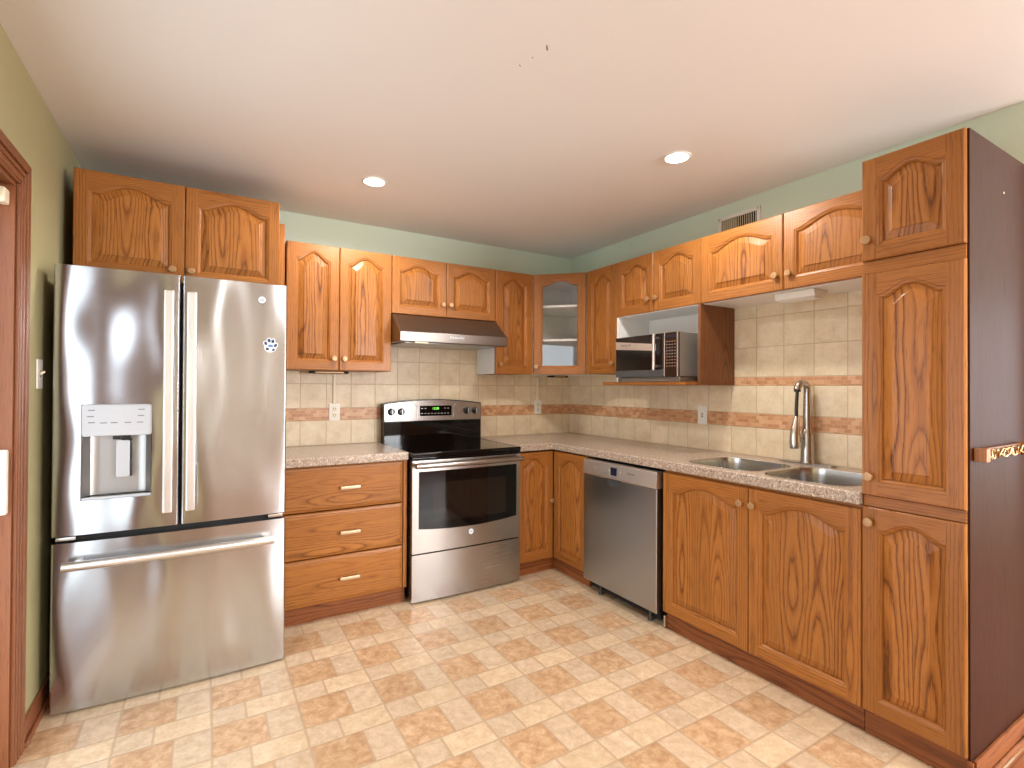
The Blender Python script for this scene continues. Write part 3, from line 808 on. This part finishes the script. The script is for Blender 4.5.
# ------------------------------------------------------------------ refrigerator
FL, FR, FG, FYF, FT = -3.276, -2.425, -2.8505, -.957, 1.787
XM = (FL+FR)/2
r = thing('refrigerator', 'large stainless french door refrigerator with water dispenser beside the patio door', 'refrigerator', (XM, 0, 0))
MB().box(FL-XM+.004, FR-XM-.004, -.86, -.03, .02, FT-.022, .004).build('body', M['grey_body'], r)
def yf(x): return FYF+.012*(2*x/(FR-FL))**2
def bowed(x0, x1, z0, z1, yback=-.868, n=14, rad=.012):
    pts = [(x1, yback), (x0, yback)]
    q = []
    for i in range(n+1):
        x = x0+(x1-x0)*i/n; q.append([x, yf(x)])
    # rounded vertical edges
    out = [(x0, yf(x0)+rad)]
    for k in range(1, 4):
        a = R(90*k/4); out.append((x0+rad-rad*math.cos(a), yf(x0)+rad-rad*math.sin(a)))
    out += [(x, y) for x, y in q if x0+rad <= x <= x1-rad]
    for k in range(3, 0, -1):
        a = R(90*k/4); out.append((x1-rad+rad*math.cos(a), yf(x1)+rad-rad*math.sin(a)))
    out.append((x1, yf(x1)+rad))
    return MB().prism([(x, y, z0) for x, y in pts+out], (0, 0, z1-z0))
DLX0, DLX1, DLZ0, DLZ1 = -3.188-XM, -2.950-XM, .838, 1.232
dl = bowed(FL-XM, FG-XM-.004, .706, FT).build('door', M['steel_fr'], r)
boolean(dl, MB().box(DLX0+.002, DLX1-.002, -1.2, -.930, DLZ0+.004, DLZ1-.002))
boolean(dl, MB().box(DLX0+.004, DLX1-.004, -1.2, -.885, DLZ0+.014, 1.098))
drr = bowed(FG-XM+.004, FR-XM, .706, FT).build('door', M['steel_fr'], r)
fz = bowed(FL-XM, FR-XM, .010, .678).build('freezer_drawer', M['steel_fr'], r)
MB().box(FL-XM+.01, FR-XM-.01, -.90, -.862, .67, .715).box(FG-XM-.003, FG-XM+.003, -.93, -.862, .715, FT-.03).build('gasket', M['gap'], r)
MB().box(FL-XM+.02, FR-XM-.02, -.86, -.80, .0, .025).build('base_grille', M['black'], r)
for x0, x1 in ((FL-XM+.012, FL-XM+.075), (FR-XM-.075, FR-XM-.012)):
    MB().box(x0, x1, -.935, -.88, .684, .700, .004).build('hinge', M['chrome'], r)
for x0, x1 in ((FL-XM+.02, FL-XM+.10), (FR-XM-.10, FR-XM-.02)):
    MB().box(x0, x1, -.90, -.80, FT-.0215, FT-.002+.012, .006).build('hinge_cover', M['grey_body'], r)
def vhandle(par, x):
    y = yf(x)-.042; m = MB()
    t = bmesh.new(); bmesh.ops.create_cube(t, size=1)
    for v in t.verts: v.co = Vector((x+v.co.x*.037, y+v.co.y*.020, (.770+1.713)/2+v.co.z*(1.713-.770)))
    bmesh.ops.bevel(t, geom=list(t.edges), offset=.006, segments=3, affect='EDGES', profile=.5); m.merge(t)
    for z in (.80, 1.683): m.box(x-.010, x+.010, y+.006, yf(x)+.002, z-.016, z+.016, .003)
    m.build('handle', M['satin'], par)
vhandle(dl, -2.893-XM); vhandle(drr, -2.811-XM)
# freezer bar handle, gently bowed
hp = []
for i in range(21):
    x = (-3.232-XM)+(i/20)*((-2.480+3.232)); hp.append((x, yf(x)-.046, .596))
m = MB().tube(hp, .0185, 14)
for x in (-3.19-XM, -2.51-XM): m.box(x-.012, x+.012, yf(x)-.04, yf(x)+.002, .585, .607, .004)
m.build('handle', M['satin'], fz)
# dispenser
dp = MB().prism([(x, -.945, z) for x, z in rrect(DLX0+.003, DLX1-.003, 1.100, DLZ1-.003, .010)], (0, .014, 0), .001).build('control_panel', M['disp'], dl)
ty = -.9458
pts = [(-.085, 1.205), (.080, 1.207), (-.088, 1.180), (.078, 1.181), (-.085, 1.155), (-.046, 1.153), (-.012, 1.153), (.034, 1.153), (.075, 1.153)]
cxm = (DLX0+DLX1)/2
for dx, z in pts: MB().box(cxm+dx-.011, cxm+dx+.011, ty, ty+.001, z-.0018, z+.0018).build('button_print', M['ink'], dp)
cv = MB()
x0, x1, z0, z1, yb = DLX0+.006, DLX1-.006, DLZ0+.016, 1.096, -.890
prof = [(x0, -.936), (x0+.02, yb-.012), (x0+.05, yb), (x1-.05, yb), (x1-.02, yb-.012), (x1, -.936)]
cv.prism([(x, y, z0) for x, y in prof]+[(x, y+.001, z0) for x, y in prof[::-1]], (0, 0, z1-z0))
cv.build('cavity', M['cavity'], dl)
MB().box(DLX0+.004, DLX1-.004, -.948, -.900, DLZ0+.003, DLZ0+.014, .003).build('drip_tray', M['disp'], dl)
pd = -3.052-XM
MB().prism([(x, -.925, z) for x, z in rrect(pd-.024, pd+.022, .925, 1.078, .006)], (0, .012, 0), .002).build('paddle', M['disp'], dl)
MB().box(pd+.0225, pd+.030, -.922, -.900, .925, 1.085, .002).box(pd-.035, pd-.008, -.93, -.90, 1.082, 1.098, .003).box(pd-.006, pd+.03, -.935, -.90, 1.078, 1.0975, .004).build('nozzle', M['black'], dl)
def badge(par, x, y, z, rad):
    MB().lathe([(0, 0), (rad*1.10, 0), (rad*1.08, .0008), (0, .0008)], at((x, y, z), '-y'), 28).build('badge_shadow', M['ink'], par)  # dark disc around the badge, its edge shadow put into colour
    b = MB().lathe([(0, 0), (rad, 0), (rad, .002), (rad*.93, .0032), (rad*.86, .0026), (0, .0026)], at((x, y, z), '-y'), 28).build('badge', M['pale'], par)
    text('GE', rad*.95, 'monogram', M['ink'], b, (x, y-.003, z), (R(90), 0, 0))
    return b
bx = -2.535-XM; badge(drr, bx, yf(bx), 1.710, .0165)
# paw magnet
px, pz = -2.497, 1.498; py = yf(px-XM)-.0005
pw = thing('paw_magnet', 'blue and white paw print magnet on the right refrigerator door', 'magnet', (px, py, pz))
def disc(m, x, z, rx, rz_, y0, y1, rot=0., n=20):
    m.prism([(x+rx*math.cos(2*math.pi*i/n)*math.cos(rot)-rz_*math.sin(2*math.pi*i/n)*math.sin(rot), y0, z+rx*math.cos(2*math.pi*i/n)*math.sin(rot)+rz_*math.sin(2*math.pi*i/n)*math.cos(rot)) for i in range(n)], (0, y1-y0, 0))
toes = [(-.021, .010, .3), (-.007, .024, .1), (.010, .021, -.15), (.021, .002, -.5)]
m = MB(); disc(m, -.001, -.010, .026, .022, 0, -.0012)
for x, z, a in toes: disc(m, x, z, .0105, .0135, 0, -.0013, a)
m.build('backing', M['pale'], pw)
m = MB()
for x, z, a in toes: disc(m, x, z, .0062, .0092, -.0014, -.0019, a)
disc(m, -.014, -.016, .0075, .0065, -.0014, -.0019, -.6); disc(m, .012, -.019, .008, .005, -.0014, -.0019, .6)
m.build('toe_print', M['navy'], pw)
m = MB(); disc(m, 0, -.001, .012, .0065, -.0014, -.0019); m.build('pad_print', M['blue'], pw)

# ------------------------------------------------------------------ range
ST0, STW = -1.6965, .7675; xc = ST0+STW/2; hw = STW/2
r = thing('kitchen_range', 'freestanding stainless electric range with black glass top under the hood', 'range', (xc, 0, 0))
MB().box(-hw+.003, hw-.003, -.622, -.03, .035, .885, .003).build('body', M['black'], r)
MB().box(-hw, hw, -.678, -.10, .880, .909, .007, seg=3).box(-hw+.004, hw-.004, -.672, -.10, .864, .8798, .003).build('cooktop', M['black_gl'], r)
# backguard: black riser and arched steel console
MB().box(-hw+.004, hw-.004, -.098, -.022, .86, 1.062, .004).build('backguard', M['black_gl'], r)
zt = lambda x: 1.190+.028*(1-(x/hw)**2)
pr = [(-hw, 1.060), (hw, 1.060)]+[(hw-2*hw*i/24, zt(hw-2*hw*i/24)) for i in range(25)]
MB().prism([(x, -.092, z) for x, z in pr], (0, .064, 0), .003).build('console_shell', M['black'], r)
con = MB().prism([(a*.982, -.100, b-.006 if b > 1.1 else b+.004) for a, b in pr], (0, .0075, 0), .002).build('console', M['steel'], r)
dsp = MB().prism([(x, -.103, z) for x, z in rrect(-1.430-xc, -1.183-xc, 1.098, 1.172, .008)], (0, .0035, 0)).build('display', M['black_gl'], con)
text('12:00', .024, 'clock_digits', M['led'], dsp, (-1.31-xc, -.1035, 1.150), (R(90), 0, 0), .0003)
for i, z in [(i, 1.1155) for i in range(9)]+[(i, 1.1525) for i in (0, 1, 7, 8)]:
    MB().box(-1.415-xc+i*.0255-.006, -1.415-xc+i*.0255+.006, -.1036, -.103, z-.0022, z+.0022).build('button_print', M['disp'], dsp)
for pth in ([(-1.465, 1.185), (-1.452, 1.165), (-1.447, 1.135), (-1.448, 1.085)], [(-1.150, 1.185), (-1.163, 1.165), (-1.168, 1.135), (-1.167, 1.085)]):
    MB().tube([(x-xc, -.1005, z) for x, z in pth], .002, 6).build('console_trim', M['chrome'], con)
for kx in (-1.642, -1.571, -1.056, -.987):
    k = MB().lathe([(0, 0), (.026, 0), (.026, .004), (.021, .006), (.019, .024), (.016, .027), (0, .0275)], at((kx-xc, -.1005, 1.132), '-y'), 24).build('knob', M['black'], con)
    MB().box(kx-xc-.0035, kx-xc+.0035, -.134, -.1262, 1.114, 1.150, .001).build('pointer', M['disp'], k)
# oven door
dz0, dz1 = .303, .862
def od(x): return -.671-.010*(1-(x/hw)**2)
def bow(z0, z1, x0, x1, yb, off=0.):
    n = 16; p = [(x1, yb), (x0, yb)]+[(x0+(x1-x0)*i/n, od(x0+(x1-x0)*i/n)+off) for i in range(n+1)]
    return MB().prism([(x, y, z0) for x, y in p], (0, 0, z1-z0))
door = bow(dz0, dz1, -hw+.004, hw-.004, -.630).build('oven_door', M['steel'], r)
# window with bowed lower edge
x0, x1 = -1.652-xc, -.963-xc; n = 20
low = lambda x: .440+.016*(x/hw)**2*1.6-.010
t = bmesh.new(); fr_ = [[], []]
for k, off in enumerate((-.0018, .02)):
    for i in range(n+1):
        x = x0+(x1-x0)*i/n; fr_[k].append((t.verts.new((x, od(x)+off, .795)), t.verts.new((x, od(x)+off, low(x)))))
for i in range(n):
    a, b = fr_[0][i], fr_[0][i+1]; c_, d_ = fr_[1][i], fr_[1][i+1]
    t.faces.new((a[0], a[1], b[1], b[0])); t.faces.new((a[0], b[0], d_[0], c_[0])); t.faces.new((a[1], c_[1], d_[1], b[1]))
for i in (0, n): t.faces.new((fr_[0][i][0], fr_[0][i][1], fr_[1][i][1], fr_[1][i][0]))
bmesh.ops.recalc_face_normals(t, faces=t.faces)
gw = MB().merge(t).build('door_glass', M['black_gl'], door)
m = MB()
x0, x1 = -1.566-xc, -1.049-xc; n = 12
t = bmesh.new(); vv = [(t.verts.new((x0+(x1-x0)*i/n, od(x0+(x1-x0)*i/n)-.0024, .722)), t.verts.new((x0+(x1-x0)*i/n, od(x0+(x1-x0)*i/n)-.0024, .483))) for i in range(n+1)]
for i in range(n): t.faces.new((vv[i][0], vv[i][1], vv[i+1][1], vv[i+1][0]))
g_ = bmesh.ops.extrude_face_region(t, geom=list(t.faces))
for v in g_['geom']:
    if isinstance(v, bmesh.types.BMVert): v.co.y += .0005
bmesh.ops.recalc_face_normals(t, faces=t.faces)
MB().merge(t).build('viewing_pane', M['ovenwin'], gw)
hp = []
for i in range(25):
    x = -hw+.012+(2*hw-.024)*i/24; hp.append((x, od(x)-.042, .836))
m = MB().tube(hp, .020, 14, flat=.85)
for x in (-hw+.03, hw-.03): m.box(x-.014, x+.014, od(x)-.04, od(x)+.003, .826, .848, .004)
m.build('handle', M['steel'], door)
badge(door, 0.008, od(0), .392, .017)
bow(.014, .295, -hw+.004, hw-.004, -.630).build('storage_drawer', M['steel'], r)
MB().box(-hw+.02, hw-.02, -.625, -.615, .285, .32).build('seam', M['gap'], r)
for x in (-hw+.04, hw-.04):
    for y in (-.60, -.08): MB().lathe([(0, 0), (.016, 0), (.016, .012), (.008, .014), (.008, .036), (0, .036)], at((x, y, 0)), 12).build('foot', M['black'], r)

# ------------------------------------------------------------------ range hood
r = thing('range_hood', 'brushed steel range hood under the short oak cabinet above the range', 'range hood', (0, 0, 0))
hx0, hx1 = -1.7115, -.9325
sec = [(-.010, 1.786), (-.33, 1.786), (-.488, 1.660), (-.488, 1.600), (-.480, 1.595), (-.010, 1.610)]
MB().prism([(hx0, y, z) for y, z in sec], (hx1-hx0, 0, 0), .003).build('shell', M['steel_hood'], r)
MB().box(hx0+.05, hx1-.05, -.44, -.06, 1.593, 1.604, .002).build('filter', M['steel_y'], r)
MB().box(hx0+.10, hx0+.19, -.4865, -.470, 1.588, 1.599, .002).build('lamp_lens', M['cream'], r)
text('KitchenAid', .023, 'nameplate', M['pale'], r, (-1.318, -.4885, 1.637), (R(90), 0, 0), .0004)
m = MB()
for i in range(4): m.box(-1.360+i*.028-.005, -1.360+i*.028+.005, -.4888, -.4875, 1.612, 1.617)
m.build('button', M['steel_hood'], r)

# ------------------------------------------------------------------ dishwasher
r = thing('dishwasher', 'stainless dishwasher under the countertop between corner cabinet and sink cabinet', 'dishwasher', (0, 0, 0), RW)
w0, w1, wf = .986, 1.613, .640
MB().box(w0+.01, w1-.012, -.57, -.05, .10, .845, .003).build('tub', M['gap'], r)
dd = MB().box(w0, w1, -wf, -.595, .072, .752, .005, seg=3)
dd = dd.build('door', M['steel_y'], r)
xm = 1.262
boolean(dd, MB().prism([(xm+.078*math.cos(R(a)), -.70, .757-.048*math.sin(R(a))) for a in range(0, 181, 12)], (0, .090, 0)))
MB().prism([(xm+.077*math.cos(R(a)), -.622, .752-.044*math.sin(R(a))) for a in range(0, 181, 12)], (0, .008, 0)).build('handle_recess', M['grey_body'], dd)
cp = MB().prism([(w0, -.595, .754), (w0, -wf-.002, .754), (w0, -wf-.006, .762), (w0, -wf-.001, .842), (w0, -wf+.004, .846), (w0, -.595, .846)], (w1-w0, 0, 0), .0015).build('control_panel', M['steel_lt'], r)
ds_ = MB().box(1.250, 1.300, -wf-.0075, -wf+.002, .778, .826, .001).build('display', M['lcd'], cp)
for x in (1.10, 1.228, 1.326): MB().lathe([(0, 0), (.007, 0), (.006, .002), (0, .0022)], at((x, -wf-.004, .802), '-y'), 14).build('button', M['steel_lt'], cp)
MB().box(1.330+.06, 1.39+.06, -wf-.0062, -wf+.002, .805, .809).build('button_print', M['ink'], cp)
text('BOSCH', .014, 'nameplate', M['ink'], cp, (1.277, -wf-.0066, .768), (R(90), 0, 0), .0003)
MB().box(w0+.02, w1-.02, -.585, -.57, .02, .099).build('toe_panel', M['gap'], r)
for x in (1.11, 1.53): MB().lathe([(0, 0), (.016, 0), (.016, .01), (.008, .012), (.008, .10), (0, .10)], at((x, -.598, 0)), 12).build('leg', M['grey_body'], r)

# ------------------------------------------------------------------ microwave
r = thing('microwave', 'countertop microwave with chrome bar handle standing on the oak niche shelf', 'microwave', (0, 0, 0), RW)
m0, m1, mf, mz0, mz1 = 1.068, 1.582, .440, 1.376, 1.634
MB().box(m0+.002, m1-.001, -mf+.018, -.075, mz0, mz1, .004).build('shell', M['mwside'], r)
dr = MB().box(m0, 1.480, -mf, -mf+.0175, mz0, mz1, .003).build('door', M['mwglass'], r)
MB().prism([(m0+.001, -mf-.002, 1.558), (1.417, -mf-.002, 1.532), (1.417, -mf-.002, 1.572), (m0+.001, -mf-.002, 1.609)], (0, .003, 0), .0006).build('trim_band', M['steel_lt'], dr)
text('SAMSUNG', .019, 'nameplate', M['ink'], dr, (1.165, -mf-.0023, 1.580), (R(90), 0, 0), .0003)
MB().box(1.115, 1.290, -mf-.001, -mf+.001, 1.428, 1.548, .0006).build('viewing_pane', M['mwwin'], dr)
MB().box(m0+.001, 1.479, -mf-.001, -mf+.001, mz0+.001, 1.418, .0006).build('lower_band', M['grey_body'], dr)
m = MB().tube([(1.430, -mf-.034, 1.415), (1.430, -mf-.034, 1.628)], .0095, 14)
for z in (1.438, 1.605): m.lathe([(0, 0), (.008, 0), (.008, .035), (0, .035)], at((1.430, -mf, z), '-y'), 12)
m.build('handle', M['satin'], dr)
kp = MB().box(1.484, m1, -mf, -mf+.0175, mz0, mz1, .003).build('control_panel', M['mwglass'], r)
m = MB().box(1.481, 1.487, -mf-.002, -mf+.004, mz0, mz1).box(m1-.005, m1, -mf-.002, -mf+.004, mz0, mz1)
m.build('edge_trim', M['steel_lt'], kp)
km = plain('pinkish_print', S(150, 116, 100), .5)
key = None
for i in range(4):
    for k in range(9):
        if key is None: key = MB().box(0, .010, -.001, .001, 0, .005).build('key', km, kp, (1.497, -mf, 1.434)); continue
        q = key.copy(); COL.objects.link(q); q.location = (1.497+i*.020, -mf, 1.434+k*.018)
MB().box(1.496, 1.572, -mf-.001, -mf+.001, 1.603, 1.622).build('display', M['lcd'], kp)
MB().box(m0+.015, m1-.012, -mf+.03, -.085, 1.3465, mz0-.0005, .004).build('base', M['mwside'], r)

# ------------------------------------------------------------------ wall fittings
def outlet(x, z, label):
    r = thing('wall_outlet', label, 'outlet', (x, -.0085, z), 0, 'outlets on the range wall')
    MB().box(-.036, .036, -.006, 0, -.058, .058, .003).build('cover_plate', M['white_pl'], r)
    for s in (-1, 1):
        u = MB().prism([(px_, -.0062, s*.0205+pz_) for px_, pz_ in rrect(-.015, .015, -.0155, .0155, .008)], (0, -.0025, 0), .0005).build('socket', M['cream'], r)
        MB().box(-.0085, -.0055, -.0092, -.0086, s*.0205-.002, s*.0205+.007).box(.0055, .0085, -.0092, -.0086, s*.0205-.002, s*.0205+.006).box(-.0025, .0025, -.0092, -.0086, s*.0205-.010, s*.0205-.006).build('slot', M['gap'], u)
    return r
outlet(-2.007, 1.135, 'white wall outlet on the tiles left of the range')
outlet(-.348, 1.143, 'white wall outlet on the tiles near the corner right of the range')
def toggle(name, label, loc, rz):
    r = thing(name, label, 'switch', loc, rz)
    MB().box(-.036, .036, -.006, 0, -.058, .058, .003).build('cover_plate', M['white_pl'], r)
    MB().box(-.006, .006, -.0072, -.0058, -.013, .013).build('slot', M['ink'], r)
    MB().prism([(-.0045, -.0065, -.006), (-.0045, -.0065, .008), (-.0045, -.020, .013), (-.0045, -.021, .006)], (.009, 0, 0), .001).build('toggle', M['cream'], r)
    return r
toggle('light_switch', 'white toggle switch on the tiles under the microwave shelf', (-.0085, -1.411, 1.135), RW)
toggle('light_switch', 'white toggle switch on the olive wall beside the refrigerator', (WX+.0005, -.925, 1.35), R(90))

# slim under cabinet lights with their cords
def under_light(x0, x1, y, zt, xcord, zcord, label, cordside):
    r = thing('under_cabinet_light', label, 'light', (0, 0, 0), 0, 'slim lights under the range wall cabinets')
    MB().box(x0, x1, y-.06, y, zt-.016, zt-.0005, .003).build('housing', M['darkgap'], r)
    MB().box(x0+.03, x1-.03, y-.0625, y-.0602, zt-.014, zt-.004, .001).build('lens', M['knob'], r)
    p = [(xcord+cordside, -.0145, zt-.010), (xcord, -.0145, zt-.010), (xcord, -.0145, zcord)] if cordside else [(xcord, -.0145, zt-.002), (xcord, -.0145, zcord)]
    m = MB()
    for a, b in zip(p, p[1:]):
        m.box(min(a[0], b[0])-.0075, max(a[0], b[0])+.0075, -.018, -.0085, min(a[2], b[2])-.004, max(a[2], b[2])+.004, .001)
    m.build('cord', M['cream'], r)['label'] = 'cream cord running to the outlet'
under_light(-2.185, -1.945, -.08, ZB, -2.010, 1.199, 'slim dark light under the two door cabinet with cord down to outlet', 0)
under_light(-.335, -.165, -.13, ZB, -.352, 1.207, 'slim brass fronted light under the glass corner cabinet with cream cord', .06)
# white fluorescent fixture under the sink cabinet
r = thing('under_cabinet_light', 'white wedge shaped light fixture under the cabinet above the sink', 'light', (0, 0, 0), RW)
sec = [(-.255, -.0005), (-.245, -.034), (-.175, -.040), (-.130, -.012), (-.130, -.0005)]
MB().prism([(2.045, y, ZM-.0035+z) for y, z in sec], (.200, 0, 0), .003).build('housing', M['white_pl'], r)
MB().prism([(2.052, y, ZM-.0035+z) for y, z in [(-.240, -.036), (-.180, -.0412), (-.180, -.044), (-.241, -.039)]], (.186, 0, 0), .0008).build('lens', M['white'], r)
# air vent
r = thing('air_vent', 'white slotted air vent on the mint wall above the sink cabinet', 'vent', (0, 0, 0), RW)
v0, v1, vz0, vz1 = 1.524, 1.807, 2.185, 2.372
MB().box(v0, v1, -.010, -.001, vz1-.022, vz1, .002).box(v0, v1, -.010, -.001, vz0, vz0+.022, .002).box(v0, v0+.022, -.010, -.001, vz0, vz1, .002).box(v1-.022, v1, -.010, -.001, vz0, vz1, .002).build('frame', M['white_pl'], r)
MB().box(v0+.02, v1-.02, -.003, -.001, vz0+.02, vz1-.02).build('backing', M['darkgap'], r)
n = 17
for i in range(n):
    x = v0+.028+(v1-v0-.056)*i/(n-1)
    MB().box(-.0014, .0014, -.0065, .0065, vz0+.021, vz1-.021).build('louver', M['cream'], r, (x, -.0095, 0), (0, 0, R(5 if i < n//2 else 36)))
# recessed lights, with two more added behind the viewer as fill
for i, (x, y) in enumerate(((-1.966, -.787), (-.779, -1.869), (-2.3, -4.9), (-.9, -4.9))):
    if i < 2:
        lab = ['round recessed ceiling light nearer the refrigerator and range', 'round recessed ceiling light nearer the sink and pantry'][i]
        r = thing('ceiling_light', lab, 'ceiling light', (x, y, H), 0, 'recessed ceiling lights')
    else: r = thing('ceiling_light', 'round recessed fill light added over the plank floor behind the viewer', 'ceiling light', (x, y, H), 0, 'added fill lights over the plank floor')
    MB().lathe([(.0545, -.0005), (.068, -.0005), (.068, -.004), (.062, -.0075), (.0545, -.006), (.0545, -.0005)], seg=32).build('trim_ring', M['white_pl'], r)
    MB().lathe([(0, -.005), (.054, -.005), (.054, -.001), (0, -.001)], seg=28).build('lens', M['bulb'], r)
    spot('downlight', (x, y, H-.012), 58 if i < 2 else 120)
# blind bracket in the patio doorway
r = thing('blind_bracket', 'cream blind bracket with thin cord at the top of the patio doorway', 'bracket', (0, 0, 0))
MB().box(WX-.046, WX-.012, -1.285, -1.2345, 1.915, 1.966, .006).build('housing', M['cream'], r)
MB().tube([(WX-.036, -1.262, 1.965), (WX-.036, -1.262, DZ-.018)], .0014, 6).build('cord', M['cream'], r)
MB().box(WX-.056, WX-.0225, -1.9, -1.295, 1.925, 1.960, .004).build('headrail', M['white_pl'], r)
